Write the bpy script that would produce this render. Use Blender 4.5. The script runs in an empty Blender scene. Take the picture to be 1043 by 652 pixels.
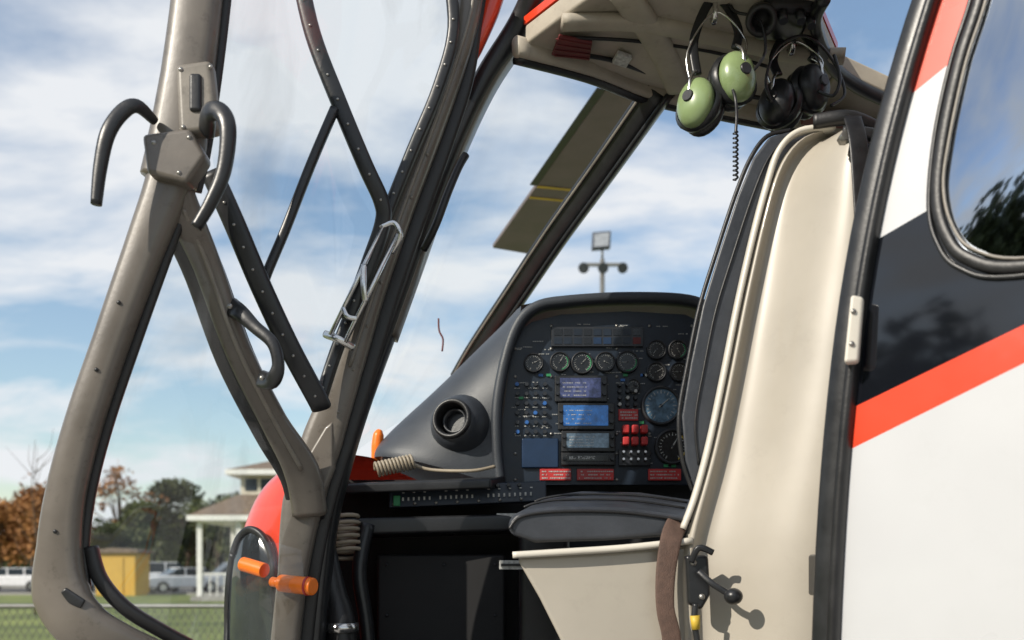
import bpy, math, random, bmesh
from mathutils import Vector, noise
random.seed(4)
R=random.random
sc=bpy.context.scene
V=Vector
# ---------------------------------------------------------------- materials
def nodes(name):
    m=bpy.data.materials.new(name); m.use_nodes=True
    nt=m.node_tree; nt.nodes.clear()
    o=nt.nodes.new('ShaderNodeOutputMaterial')
    return m,nt,o
def pmat(name,col,rough=.5,metal=0,var=.18,scale=12,bump=0,coat=0,col2=None,bscale=None,stretch=(1,1,1),rvar=.12,emis=0,spec=.5,dirt=0,dscale=26):
    m,nt,o=nodes(name); N=nt.nodes.new; L=nt.links.new
    b=N('ShaderNodeBsdfPrincipled'); L(b.outputs[0],o.inputs[0])
    tc=N('ShaderNodeTexCoord'); mp=N('ShaderNodeMapping'); mp.inputs['Scale'].default_value=stretch
    L(tc.outputs['Object'],mp.inputs[0])
    n=N('ShaderNodeTexNoise'); n.inputs['Scale'].default_value=scale; n.inputs['Detail'].default_value=4; n.inputs['Roughness'].default_value=.62
    L(mp.outputs[0],n.inputs['Vector'])
    r=N('ShaderNodeValToRGB'); r.color_ramp.elements[0].position=.3; r.color_ramp.elements[1].position=.7
    c2=col2 or tuple(min(1,c*(1+var)) for c in col)
    c1=tuple(c*(1-var) for c in col)
    r.color_ramp.elements[0].color=(*c1,1); r.color_ramp.elements[1].color=(*c2,1)
    L(n.outputs[0],r.inputs[0]); colout=r.outputs[0]
    if dirt:
        n3=N('ShaderNodeTexNoise'); n3.inputs['Scale'].default_value=dscale; n3.inputs['Detail'].default_value=8; n3.inputs['Roughness'].default_value=.75
        L(tc.outputs['Object'],n3.inputs['Vector'])
        r3=N('ShaderNodeMapRange'); r3.inputs['From Min'].default_value=.56; r3.inputs['From Max'].default_value=.72; r3.inputs['To Max'].default_value=dirt
        L(n3.outputs[0],r3.inputs[0])
        mx=N('ShaderNodeMix'); mx.data_type='RGBA'; L(r3.outputs[0],mx.inputs[0]); L(colout,mx.inputs[6]); mx.inputs[7].default_value=(col[0]*.25,col[1]*.23,col[2]*.2,1)
        colout=mx.outputs[2]
    L(colout,b.inputs['Base Color'])
    mr=N('ShaderNodeMapRange'); mr.inputs['To Min'].default_value=max(.02,rough-rvar); mr.inputs['To Max'].default_value=min(1,rough+rvar)
    L(n.outputs[0],mr.inputs[0]); L(mr.outputs[0],b.inputs['Roughness'])
    b.inputs['Metallic'].default_value=metal
    b.inputs['Specular IOR Level'].default_value=spec
    if coat: b.inputs['Coat Weight'].default_value=coat; b.inputs['Coat Roughness'].default_value=.04
    if bump:
        n2=N('ShaderNodeTexNoise'); n2.inputs['Scale'].default_value=bscale or scale*8; n2.inputs['Detail'].default_value=4
        L(tc.outputs['Object'],n2.inputs['Vector'])
        bp=N('ShaderNodeBump'); bp.inputs['Strength'].default_value=bump; bp.inputs['Distance'].default_value=.002
        L(n2.outputs[0],bp.inputs['Height']); L(bp.outputs[0],b.inputs['Normal'])
    if emis:
        L(r.outputs[0],b.inputs['Emission Color']); b.inputs['Emission Strength'].default_value=emis
        try: m.cycles.emission_sampling='NONE'
        except Exception: pass
    return m
def glassmat(name,tint=(.93,.96,.97),haze=.06,hz=(1,1,1),base=.04,rough=.02,edge=.45):
    m,nt,o=nodes(name); N=nt.nodes.new; L=nt.links.new
    tr=N('ShaderNodeBsdfTransparent'); tr.inputs[0].default_value=(*tint,1)
    gl=N('ShaderNodeBsdfGlossy'); gl.inputs['Roughness'].default_value=rough
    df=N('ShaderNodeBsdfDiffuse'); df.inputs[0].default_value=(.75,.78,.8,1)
    fr=N('ShaderNodeLayerWeight'); fr.inputs[0].default_value=.5
    pw=N('ShaderNodeMath'); pw.operation='POWER'; pw.inputs[1].default_value=4; L(fr.outputs['Facing'],pw.inputs[0])
    ad=N('ShaderNodeMath'); ad.operation='MULTIPLY_ADD'; ad.inputs[1].default_value=edge; ad.inputs[2].default_value=base; L(pw.outputs[0],ad.inputs[0])
    m1=N('ShaderNodeMixShader'); L(ad.outputs[0],m1.inputs[0]); L(tr.outputs[0],m1.inputs[1]); L(gl.outputs[0],m1.inputs[2])
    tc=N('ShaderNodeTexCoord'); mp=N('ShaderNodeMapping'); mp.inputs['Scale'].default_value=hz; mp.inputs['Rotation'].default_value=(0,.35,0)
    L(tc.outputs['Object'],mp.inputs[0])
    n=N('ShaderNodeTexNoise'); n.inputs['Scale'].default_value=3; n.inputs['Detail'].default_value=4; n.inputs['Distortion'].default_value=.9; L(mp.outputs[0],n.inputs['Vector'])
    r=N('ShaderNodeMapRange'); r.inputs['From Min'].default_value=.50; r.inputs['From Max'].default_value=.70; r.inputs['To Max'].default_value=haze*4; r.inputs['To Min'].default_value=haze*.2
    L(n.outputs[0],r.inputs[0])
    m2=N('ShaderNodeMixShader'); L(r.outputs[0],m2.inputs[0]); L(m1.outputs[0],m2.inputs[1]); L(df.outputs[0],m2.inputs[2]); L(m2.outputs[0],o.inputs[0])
    return m
M={}
M['taupe']=pmat('taupe_paint',(.130,.114,.096),.38,.0,.16,6,.12,coat=.2,bscale=80,dirt=.6)
M['taupe_l']=pmat('taupe_paint_light',(.20,.18,.152),.40,.0,.2,14,.1,bscale=120,dirt=.5)
M['rubber']=pmat('black_rubber',(.012,.012,.013),.42,0,.35,20,.2)
M['black']=pmat('black_plastic',(.013,.014,.016),.36,0,.3,15,.15)
M['satin']=pmat('satin_black_metal',(.018,.019,.021),.36,.05,.3,18,.1)
M['hood']=pmat('instrument_hood_vinyl',(.036,.041,.050),.46,0,.2,8,.35,bscale=300)
M['panel']=pmat('instrument_panel_black',(.010,.018,.032),.42,0,.3,20,.1)  # bluish sheen of the sky put into the black base colour
M['knob']=pmat('knob_black',(.022,.024,.029),.35)
M['beige']=pmat('beige_seat_shell',(.395,.362,.305),.38,0,.07,3,.04,coat=.25,bscale=40,dirt=.10,dscale=14)
M['beige_rim']=pmat('beige_rim',(.62,.585,.51),.36,0,.06,8,.04)
M['ceil']=pmat('beige_headliner',(.38,.34,.275),.6,0,.15,7,.2,bscale=150,dirt=.3)
M['cush']=pmat('dark_seat_leather',(.034,.038,.046),.42,0,.25,10,.35,bscale=90)
M['floor']=pmat('cabin_floor',(.01,.01,.011),.7)
M['white']=pmat('white_aircraft_paint',(.52,.53,.545),.30,0,.05,1.6,.02,coat=.5,dirt=.05,dscale=9)
M['red']=pmat('orange_red_paint',(.72,.052,.016),.3,0,.08,3,.02,coat=.5)
M['dark']=pmat('dark_blue_black_paint',(.006,.007,.010),.05,0,.2,3,0,rvar=.02,spec=.7)
M['chrome']=pmat('bright_metal',(.6,.6,.59),.22,.95,.15,30)
M['screw']=pmat('screw_heads',(.32,.31,.29),.35,.8,.2,30)
M['orange']=pmat('orange_plastic',(.88,.19,.012),.35,0,.1,20)
M['redp']=pmat('red_label',(.50,.035,.035),.45)
M['redd']=pmat('dark_red_label',(.12,.018,.018),.6)
M['ink']=pmat('white_ink',(.45,.45,.43),.5,var=.4,scale=90)
M['green']=pmat('green_headset_shell',(.23,.31,.14),.3,0,.1,20,coat=.3)
M['strap']=pmat('brown_webbing',(.10,.06,.045),.75,0,.25,60,.8,bscale=400)
M['coil']=pmat('coiled_hose',(.32,.27,.20),.5)
M['scr1']=pmat('lcd_blue',(.02,.09,.26),.25,emis=.5,var=.4,scale=60)
M['scr2']=pmat('lcd_violet',(.04,.05,.12),.25,emis=.45,var=.6,scale=70)
M['scr3']=pmat('lcd_grey',(.08,.12,.16),.25,emis=.35,var=.5,scale=70)
M['navy']=pmat('dark_navy_plate',(.01,.03,.075),.35)
M['gface']=pmat('gauge_blue_face',(.08,.15,.22),.4,var=.6,scale=60)
M['gblk']=pmat('gauge_black_face',(.008,.008,.009),.25)
M['ringm']=pmat('gauge_ring',(.030,.031,.035),.4,.2)
M['ylw']=pmat('yellow_mark',(.55,.38,.04),.5)
M['grn']=pmat('green_mark',(.03,.26,.10),.5)
M['bluem']=pmat('blue_mark',(.03,.13,.40),.4)
M['blade']=pmat('rotor_blade_paint',(.15,.12,.115),.5,0,.2,4)
M['glass_d']=glassmat('door_perspex',haze=.06,hz=(2.4,2.0,.55),base=.05,edge=.6)  # white haze streaks painted into the pane stand in for bright reflections
M['glass_w']=glassmat('windscreen_perspex',(.96,.98,.98),.012,base=.0,edge=.12)
M['glass_c']=pmat('cabin_window_tint',(.38,.42,.48),.04,1.0,.1,2,rvar=.02)
M['glass_k']=pmat('chin_window_tint',(.03,.035,.04),.06,0,.3,6,coat=1,rvar=.02)
M['plastic_c']=glassmat('clear_plastic_cup',(.93,.91,.88),.02,(4,4,4),.06,.1)
# ---------------------------------------------------------------- helpers
def empty(name,parent=None,loc=(0,0,0)):
    e=bpy.data.objects.new(name,None); e.location=loc; sc.collection.objects.link(e); e.empty_display_size=.1
    if parent: e.parent=parent
    return e
def mo(name,verts,faces,mat,parent=None,smooth=False,bevel=0,sub=0,solid=0,seg=3):
    me=bpy.data.meshes.new(name); me.from_pydata([tuple(v) for v in verts],[],faces)
    me.materials.append(M[mat] if isinstance(mat,str) else mat); me.update()
    ob=bpy.data.objects.new(name,me); sc.collection.objects.link(ob)
    if parent: ob.parent=parent
    if smooth:
        for p in me.polygons: p.use_smooth=True
    if solid:
        s=ob.modifiers.new('s','SOLIDIFY'); s.thickness=solid; s.offset=0
    if bevel:
        b=ob.modifiers.new('b','BEVEL'); b.width=bevel; b.segments=seg; b.limit_method='ANGLE'; b.angle_limit=math.radians(35)
        for p in me.polygons: p.use_smooth=True
        w=ob.modifiers.new('w','WEIGHTED_NORMAL'); w.keep_sharp=False
    if sub:
        s=ob.modifiers.new('sub','SUBSURF'); s.levels=sub; s.render_levels=sub
    return ob
def cat(pts,vals,res):
    out=[];ov=[]
    n=len(pts)
    for i in range(n-1):
        p0=pts[max(i-1,0)];p1=pts[i];p2=pts[i+1];p3=pts[min(i+2,n-1)]
        for k in range(res):
            t=k/res
            out.append(.5*((2*p1)+(p2-p0)*t+(2*p0-5*p1+4*p2-p3)*t*t+(3*p1-p0-3*p2+p3)*t**3))
            ov.append([a+(b-a)*t for a,b in zip(vals[i],vals[i+1])])
    out.append(pts[-1]);ov.append(vals[-1])
    return out,ov
def sweep(name,pts,w,t,mat,parent,up=(0,-1,0),n=16,power=3.0,res=6,off=(0,0,0)):
    pts=[V(p)+V(off) for p in pts]
    W=w if isinstance(w,(list,tuple)) else [w]*len(pts)
    T=t if isinstance(t,(list,tuple)) else [t]*len(pts)
    P,ov=cat(pts,list(zip(W,T)),res)
    up=V(up); verts=[];faces=[]
    for i,p in enumerate(P):
        tg=(P[min(i+1,len(P)-1)]-P[max(i-1,0)]).normalized()
        N=(up-tg*up.dot(tg)).normalized(); B=tg.cross(N)
        for k in range(n):
            a=2*math.pi*k/n; c,s=math.cos(a),math.sin(a)
            e=2/power
            verts.append(p+B*(ov[i][0]/2*math.copysign(abs(c)**e,c))+N*(ov[i][1]/2*math.copysign(abs(s)**e,s)))
    for i in range(len(P)-1):
        for k in range(n):
            a=i*n+k;b=i*n+(k+1)%n
            faces.append((a,b,b+n,a+n))
    faces.append(tuple(range(n))[::-1]); faces.append(tuple(range((len(P)-1)*n,len(P)*n)))
    return mo(name,verts,faces,mat,parent,smooth=True)
def along(pts,step,off=(0,0,0)):
    pts=[V(p) for p in pts]; P,_=cat(pts,[[0]]*len(pts),8)
    out=[];acc=step/2
    for a,b in zip(P,P[1:]):
        l=(b-a).length
        while acc<l:
            out.append(a.lerp(b,acc/l)+V(off)); acc+=step
        acc-=l
    return out
def screws(name,ps,r,parent,mat='screw',ax=(0,-1,0)):
    verts=[];faces=[]
    ax=V(ax).normalized(); q=ax.to_track_quat('Z','Y')
    for p in ps:
        b=len(verts); n=8
        for rr,h in ((r,0),(r*.8,r*.45)):
            for k in range(n):
                a=2*math.pi*k/n
                verts.append(V(p)+q@V((rr*math.cos(a),rr*math.sin(a),h)))
        verts.append(V(p)+q@V((0,0,r*.6)))
        for k in range(n):
            k2=(k+1)%n
            faces.append((b+k,b+k2,b+n+k2,b+n+k)); faces.append((b+n+k,b+n+k2,b+2*n))
    return mo(name,verts,faces,mat,parent,smooth=True)
def prism(name,outl,vec,mat,parent,bevel=0,seg=3):
    n=len(outl); vec=V(vec)
    vs=[V(p) for p in outl]+[V(p)+vec for p in outl]
    fs=[tuple(range(n))[::-1],tuple(range(n,2*n))]+[(i,(i+1)%n,(i+1)%n+n,i+n) for i in range(n)]
    ob=mo(name,vs,fs,mat,parent,bevel=bevel,seg=seg)
    bm=bmesh.new(); bm.from_mesh(ob.data); bmesh.ops.recalc_face_normals(bm,faces=bm.faces); bm.to_mesh(ob.data); bm.free()
    return ob
def box(name,x0,x1,y0,y1,z0,z1,mat,parent,bevel=0):
    return prism(name,[(x0,y0,z0),(x1,y0,z0),(x1,y0,z1),(x0,y0,z1)],(0,y1-y0,0),mat,parent,bevel)
def cyl(name,p0,p1,r0,r1,mat,parent,n=24,bevel=0,smooth=True,caps=True):
    p0=V(p0);p1=V(p1); q=(p1-p0).to_track_quat('Z','Y'); vs=[]
    for p,r in ((p0,r0),(p1,r1)):
        for k in range(n):
            a=2*math.pi*k/n; vs.append(p+q@V((r*math.cos(a),r*math.sin(a),0)))
    fs=[(k,(k+1)%n,(k+1)%n+n,k+n) for k in range(n)]
    if caps: fs+=[tuple(range(n))[::-1],tuple(range(n,2*n))]
    ob=mo(name,vs,fs,mat,parent,bevel=bevel)
    if smooth and not bevel:
        for p in ob.data.polygons:
            if len(p.vertices)==4: p.use_smooth=True
    return ob
def lathe(name,o,ax,prof,mat,parent,n=32):
    q=V(ax).normalized().to_track_quat('Z','Y'); vs=[];fs=[]
    for (r,h) in prof:
        for k in range(n):
            a=2*math.pi*k/n; vs.append(V(o)+q@V((r*math.cos(a),r*math.sin(a),h)))
    for i in range(len(prof)-1):
        for k in range(n): fs.append((i*n+k,i*n+(k+1)%n,(i+1)*n+(k+1)%n,(i+1)*n+k))
    return mo(name,vs,fs,mat,parent,smooth=True)
def ell(name,c,r,mat,parent,rot=None,nu=24,nv=14):
    vs=[];fs=[]
    for j in range(nv+1):
        ph=math.pi*j/nv
        for i in range(nu):
            th=2*math.pi*i/nu
            p=V((r[0]*math.sin(ph)*math.cos(th),r[1]*math.sin(ph)*math.sin(th),r[2]*math.cos(ph)))
            if rot: p=rot@p
            vs.append(V(c)+p)
    for j in range(nv):
        for i in range(nu):
            fs.append((j*nu+i,j*nu+(i+1)%nu,(j+1)*nu+(i+1)%nu,(j+1)*nu+i))
    return mo(name,vs,fs,mat,parent,smooth=True)
def grid(name,rows,mat,parent,sub=2,solid=0):
    n=len(rows[0]); vs=[p for r in rows for p in r]
    fs=[(i*n+j,i*n+j+1,(i+1)*n+j+1,(i+1)*n+j) for i in range(len(rows)-1) for j in range(n-1)]
    return mo(name,vs,fs,mat,parent,smooth=True,sub=sub,solid=solid)
def pane(name,outl,mat,parent,bulge=(0,0,0)):
    c=sum((V(p) for p in outl),V())/len(outl)
    n=len(outl); vs=[V(p) for p in outl]+[V(p).lerp(c,.45)+V(bulge)*.8 for p in outl]+[c+V(bulge)]
    fs=[(i,(i+1)%n,(i+1)%n+n,i+n) for i in range(n)]+[(i+n,(i+1)%n+n,2*n) for i in range(n)]
    return mo(name,vs,fs,mat,parent,smooth=True)

heli=empty('helicopter')
# ================================================================= DOOR
door=empty('open_cockpit_door',heli)
post=[(-.630,2.0,2.53),(-.646,2.0,2.38),(-.662,2.0,2.254),(-.682,2.0,2.12),(-.70,2.0,2.045)]
sweep('door_upper_post',post,[.098,.10,.104,.118,.115],[.06,.06,.06,.06,.055],'taupe',door)
sweep('door_upper_post_seal',[(x+.010,y+.03,z) for x,y,z in post],.10,.02,'rubber',door)
rim=[(-.682,2.0,2.12),(-.704,2.0,2.03),(-.752,2.0,1.90),(-.818,2.0,1.714),(-.872,2.0,1.554),(-.908,2.0,1.414),(-.922,2.0,1.30),(-.918,2.0,1.205),(-.875,2.0,1.14),(-.80,2.02,1.10),(-.70,2.08,1.05),(-.6,2.2,.99)]
sweep('door_rear_rim',rim,[.10,.088,.076,.070,.072,.076,.086,.115,.11,.08,.06,.06],[.055]*12,'taupe',door)
sweep('door_rear_rim_seal',[(x+.03,y+.025,z) for x,y,z in rim[1:8]],.04,.02,'rubber',door)
sweep('door_rim_pocket',[(-.90,1.971,1.212),(-.882,1.971,1.195),(-.862,1.972,1.184)],[.014,.024,.018],.008,'black',door)
screws('door_rim_pop_rivets',[(-.835,1.971,1.655),(-.79,1.971,1.79),(-.918,1.971,1.33)],.0045,door,'black')
br=[(-.70,2.0,2.07),(-.677,2.03,1.99),(-.652,2.1,1.905),(-.60,2.15,1.735),(-.545,2.25,1.592),(-.50,2.33,1.49),(-.49,2.38,1.39)]
sweep('door_inner_brace',br,[.07,.070,.060,.057,.062,.085,.085],[.05]*7,'taupe',door)
sweep('door_inner_brace_seal',[(x-.014,y+.028,z-.012) for x,y,z in br],.088,.02,'rubber',door)
sweep('door_inner_brace_rib',[(x+.006,y-.026,z) for x,y,z in br[1:6]],.010,.012,'taupe_l',door)
ff=[(-.092,2.4,2.72),(-.110,2.4,2.60),(-.150,2.4,2.465),(-.205,2.4,2.31),(-.265,2.4,2.15),(-.338,2.4,1.945),(-.402,2.4,1.745),(-.462,2.4,1.575),(-.512,2.4,1.41),(-.536,2.4,1.24),(-.560,2.4,1.02)]
sweep('door_front_frame',ff,[.058,.058,.060,.060,.060,.064,.074,.10,.10,.072,.07],[.05]*11,'taupe',door)
sweep('door_front_frame_seal',[(x+(.012 if i>1 else 0),y+.03,z) for i,(x,y,z) in enumerate(ff)],[.07,.07,.085,.095,.10,.10,.105,.12,.12,.10,.10],.02,'rubber',door)
sweep('door_front_frame_rib',[(x+.010,y-.026,z) for x,y,z in ff[0:7]],.008,.012,'taupe_l',door)
prism('door_gusset',[(-.515,2.372,1.50),(-.455,2.372,1.60),(-.43,2.372,1.62),(-.43,2.372,1.50),(-.47,2.372,1.40)],(0,.03,0),'taupe',door,.01)
wa=[(-.155,2.35,2.70),(-.140,2.35,2.5475),(-.176,2.35,2.4065),(-.239,2.35,2.254),(-.302,2.35,2.096),(-.368,2.35,1.913),(-.420,2.34,1.772),(-.455,2.33,1.655)]
sweep('window_frame_front',wa,.030,.03,'satin',door)
wb=[(-.492,2.25,2.64),(-.4565,2.25,2.481),(-.396,2.25,2.323),(-.3395,2.26,2.188),(-.303,2.28,2.108),(-.302,2.29,2.06),(-.335,2.3,1.97),(-.3845,2.31,1.8395)]
sweep('vent_window_frame',wb,.038,.03,'satin',door)
wc=[(-.405,2.24,2.305),(-.455,2.22,2.17),(-.51,2.21,2.02),(-.553,2.2,1.907),(-.552,2.2,1.875)]
sweep('window_divider',wc,.021,.022,'satin',door)
wd=[(-.652,2.13,2.115),(-.606,2.14,2.01),(-.555,2.17,1.88),(-.50,2.2,1.755),(-.448,2.24,1.65),(-.44,2.26,1.63)]
sweep('window_frame_lower',wd,.048,.03,'satin',door)
screws('window_screws',along(wa,.055,(0,-.016,0))+along(wb,.06,(0,-.016,0))+along(wd,.05,(0,-.016,0)),.0034,door)
screws('door_frame_rivets',[p for p in along(ff[3:8],.11,(.02,-.025,0))],.004,door,'taupe_l')
sweep('lower_window_seal',[(-.872,2.03,1.30),(-.852,2.03,1.235),(-.805,2.04,1.175),(-.74,2.07,1.125),(-.66,2.12,1.07),(-.58,2.2,1.01)],.03,.03,'rubber',door)
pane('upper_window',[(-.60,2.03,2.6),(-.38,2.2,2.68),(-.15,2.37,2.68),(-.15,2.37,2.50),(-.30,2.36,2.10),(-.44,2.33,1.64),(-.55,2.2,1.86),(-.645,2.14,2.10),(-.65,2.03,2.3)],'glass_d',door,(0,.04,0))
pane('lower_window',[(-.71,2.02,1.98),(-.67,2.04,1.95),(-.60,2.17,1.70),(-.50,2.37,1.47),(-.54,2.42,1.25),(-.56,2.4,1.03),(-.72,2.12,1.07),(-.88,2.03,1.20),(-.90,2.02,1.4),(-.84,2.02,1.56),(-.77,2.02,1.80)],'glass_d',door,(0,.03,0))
prism('latch_plate',[(-.672,1.955,2.262),(-.60,1.955,2.272),(-.585,1.955,2.13),(-.665,1.955,2.12)],(0,.04,0),'taupe_l',door,.012)
box('latch_slot',-.642,-.618,1.948,1.96,2.165,2.24,'black',door,.006)
prism('latch_housing',[(-.735,1.945,2.118),(-.64,1.945,2.13),(-.607,1.945,2.075),(-.645,1.945,2.02),(-.725,1.945,2.04)],(0,.05,0),'taupe',door,.010)
screws('latch_screws',[(-.66,1.955,2.25),(-.60,1.955,2.255),(-.655,1.955,2.135),(-.60,1.955,2.145),(-.71,1.945,2.10),(-.64,1.945,2.11),(-.66,1.945,2.04)],.005,door)
sweep('outer_door_handle',[(-.715,1.96,2.150),(-.733,1.92,2.160),(-.757,1.91,2.145),(-.782,1.90,2.099),(-.797,1.90,2.033),(-.805,1.90,1.96)],[.018,.026,.030,.030,.026,.02],.022,'black',door,power=2.4)
sweep('inner_door_handle',[(-.607,1.95,2.125),(-.585,1.9,2.137),(-.557,1.88,2.128),(-.541,1.87,2.09),(-.549,1.87,2.014),(-.574,1.87,1.953),(-.602,1.87,1.905)],[.04,.04,.036,.032,.028,.024,.02],.024,'black',door,power=2.4)
sweep('grab_handle',[(-.607,2.12,1.820),(-.578,2.09,1.80),(-.545,2.08,1.768),(-.505,2.07,1.731),(-.493,2.07,1.685),(-.508,2.08,1.655),(-.54,2.12,1.665)],[.045,.036,.028,.026,.026,.036,.04],.022,'black',door,power=2.6)
screws('grab_handle_bolts',[(-.598,2.08,1.812),(-.53,2.08,1.66)],.006,door)
c0=V((-.283,2.30,2.041));c1=V((-.405,2.30,1.79))
dv=(c1-c0).normalized(); nn=V((-dv.z,0,dv.x))
for i,o in enumerate((-.019,.019)):
    cyl('catch_rod_%d'%(i+1),c0+nn*o+V((0,-.02,0)),c1+nn*o+V((0,-.02,0)),.0055,.0055,'chrome',door,10)
sweep('catch_bow',[c0+nn*-.022+V((0,-.02,0)),c0-dv*.02+V((0,-.02,0)),c0+nn*.026+V((0,-.02,0)),c0+nn*.02+dv*.04],.013,.01,'chrome',door,power=2)
sweep('catch_base',[c1+nn*-.034,c1+V((0,-.02,0)),c1+nn*.036],.018,.02,'chrome',door)
sweep('catch_slider',[c0.lerp(c1,.35)+nn*-.02+V((0,-.02,0)),c0.lerp(c1,.5)+V((0,-.025,0)),c0.lerp(c1,.62)+nn*.02+V((0,-.02,0))],.014,.012,'chrome',door)
sweep('catch_slider_2',[c0.lerp(c1,.75)+nn*-.02+V((0,-.02,0)),c0.lerp(c1,.8)+V((0,-.025,0)),c0.lerp(c1,.78)+nn*.02+V((0,-.02,0))],.012,.012,'chrome',door)
# ================================================================= AIRFRAME front post, rails
ap=[(.20,2.3,2.72),(.105,2.42,2.74),(.062,2.48,2.71),(.012,2.53,2.64),(-.070,2.55,2.525),(-.141,2.55,2.38),(-.2066,2.55,2.214),(-.270,2.55,2.0355),(-.334,2.55,1.857),(-.398,2.55,1.68),(-.449,2.55,1.51),(-.487,2.55,1.3315),(-.515,2.55,1.0),(-.5,2.55,.8)]
sweep('front_door_post',ap,[.06]*4+[.055]*10,.09,'satin',heli)
sweep('front_door_post_inner',[(x+.024,y+.01,z) for x,y,z in ap[:9]],.022,.08,'taupe',heli)
sweep('front_post_red_skin',[(.01,2.45,2.80),(-.030,2.47,2.745),(-.058,2.48,2.665),(-.094,2.48,2.575),(-.135,2.48,2.48)],[.06,.055,.05,.04,.01],.05,'red',heli)
sweep('roof_side_rail',[(.105,2.42,2.74),(.30,2.22,2.76),(.5,2.0,2.70),(.66,1.80,2.52),(.715,1.72,2.35)],[.06,.06,.05,.035,.02],[.07,.07,.05,.04,.02],'satin',heli)
sweep('grab_strap',[(-.118,2.5,2.31),(-.135,2.48,2.27),(-.160,2.46,2.20),(-.19,2.46,2.12),(-.225,2.5,2.07)],.020,.018,'rubber',heli,power=2)
wp=[(.405,2.75,2.60),(.27,2.97,2.47),(.13,3.18,2.335),(0,3.39,2.20),(-.13,3.6,2.065),(-.2,3.72,1.98)]
sweep('windscreen_pillar',wp,.075,.04,'satin',heli)
sweep('windscreen_pillar_edge',[(x+.036,y-.01,z-.02) for x,y,z in wp],.018,.05,'satin',heli)
sweep('windscreen_pillar_trim',[(x-.02,y-.024,z+.01) for x,y,z in wp],.008,.008,'taupe_l',heli)
screws('pillar_rivets',along(wp,.075,(.004,-.024,0)),.0042,heli)
rows=[]
for k in range(6):
    f=k/5
    a=V(ap[3]).lerp(V((-.50,2.62,1.5)),f); b=V(wp[0]).lerp(V((-.25,3.8,1.93)),f)
    m=(a+b)/2+V((-.10,.12,0))
    rows.append([a+V((0,.06,0)),m,b+V((0,.04,0))])
grid('windscreen',rows,'glass_w',heli,2)
def zc(x,y): return 2.61-.2*(x-.4) if x>.4 else 2.61-.1*(.4-x)
def ceil(nm,pl,skin=True):
    prism(nm,[(x,y,zc(x,y)) for x,y in pl],(0,0,.05),'ceil',heli,.008)
    if skin: prism(nm+'_outer_skin',[(x,y,zc(x,y)+.053) for x,y in pl],(0,0,.02),'red',heli)
ceil('headliner_left',[(.03,2.47),(.205,2.6),(.396,2.76),(.657,2.76),(.81,2.74),(.83,2.5),(.70,2.285),(.70,1.9),(.55,1.9),(.3,2.15),(.11,2.37)])
ceil('headliner_front',[(.812,2.74),(1.02,2.70),(1.5,2.6),(1.5,2.48),(1.04,2.58),(.834,2.5)],False)
ceil('headliner_rear',[(.70,1.898),(1.5,1.898),(1.9,1.0),(1.55,.9),(.95,1.45),(.76,1.75)],False)
hd=[(.01,2.46,2.566),(.205,2.60,2.588),(.396,2.76,2.603),(.657,2.76,2.548),(.83,2.745,2.51),(1.03,2.70,2.47),(1.5,2.6,2.38)]
sweep('windscreen_header',hd,.035,.05,'ceil',heli,up=(0,0,1))
sweep('windscreen_header_seal',[(x,y+.02,z-.022) for x,y,z in hd],.03,.02,'rubber',heli,up=(0,0,1))
sweep('overhead_rib',[(.12,2.36,2.57),(.30,2.38,2.58),(.5,2.43,2.575),(.70,2.44,2.535),(.82,2.42,2.52)],.05,.03,'ceil',heli,up=(0,0,1))
sweep('overhead_duct',[(.25,2.25,2.585),(.38,2.5,2.585),(.46,2.7,2.58)],.07,.035,'ceil',heli,up=(0,0,1))
sweep('overhead_wiring_1',[(.14,2.50,2.568),(.25,2.55,2.58),(.42,2.66,2.585),(.6,2.68,2.555),(.8,2.66,2.515)],.012,.012,'black',heli,up=(0,0,1),power=2)
sweep('overhead_wiring_2',[(.14,2.42,2.566),(.3,2.46,2.58),(.5,2.5,2.575),(.66,2.52,2.545)],.009,.009,'satin',heli,up=(0,0,1),power=2)
sweep('roof_window_frame',[(.70,2.2,2.535),(.715,2.31,2.535),(.83,2.49,2.513),(1.03,2.575,2.47),(1.2,2.54,2.44)],.03,.03,'satin',heli,up=(0,0,1))
prism('headliner_red_pad',[(.115,2.40,2.566),(.20,2.44,2.572),(.20,2.53,2.573),(.10,2.49,2.566)],(0,0,-.008),'redd',heli,.003)
for k in range(4): sweep('red_pad_rib_%d'%k,[(.108,2.41+.026*k,2.557),(.198,2.45+.022*k,2.563)],.005,.003,'redd',heli,up=(0,0,1),n=6)
prism('header_red_placard',[(.80,2.66,2.505),(.93,2.64,2.48),(.93,2.695,2.48),(.80,2.72,2.505)],(0,-.0,-.018),'redd',heli,.003)
prism('header_plate',[(.27,2.50,2.580),(.31,2.53,2.583),(.30,2.58,2.583),(.26,2.55,2.580)],(0,0,-.012),'ink',heli,.003)
box('overhead_console',.58,.70,2.24,2.38,2.53,2.60,'black',heli,.02)
lathe('overhead_air_outlet',(.575,2.27,2.53),(-.1,-.7,-.6),[(.0,.0),(.02,.0),(.022,.03),(.034,.034),(.036,.02),(.03,-.02)],'rubber',heli)
for i,(x,y) in enumerate([(.62,2.25),(.66,2.25),(.69,2.27)]): cyl('overhead_knob_%d'%(i+1),(x,y,2.53),(x,y-.01,2.505),.012,.01,'knob',heli,14)
screws('headliner_screws',[(.17,2.5,2.575),(.25,2.56,2.585),(.33,2.62,2.59),(.45,2.66,2.59),(.55,2.66,2.57),(.35,2.42,2.595),(.5,2.36,2.585),(.22,2.36,2.585)],.006,heli,ax=(0,0,-1))
pane('roof_window',[(.70,2.1,2.56),(.72,2.3,2.56),(.83,2.5,2.535),(1.04,2.58,2.49),(1.5,2.48,2.40),(1.5,1.9,2.40),(.7,1.9,2.56)],'glass_w',heli,(0,0,.04))
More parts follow.
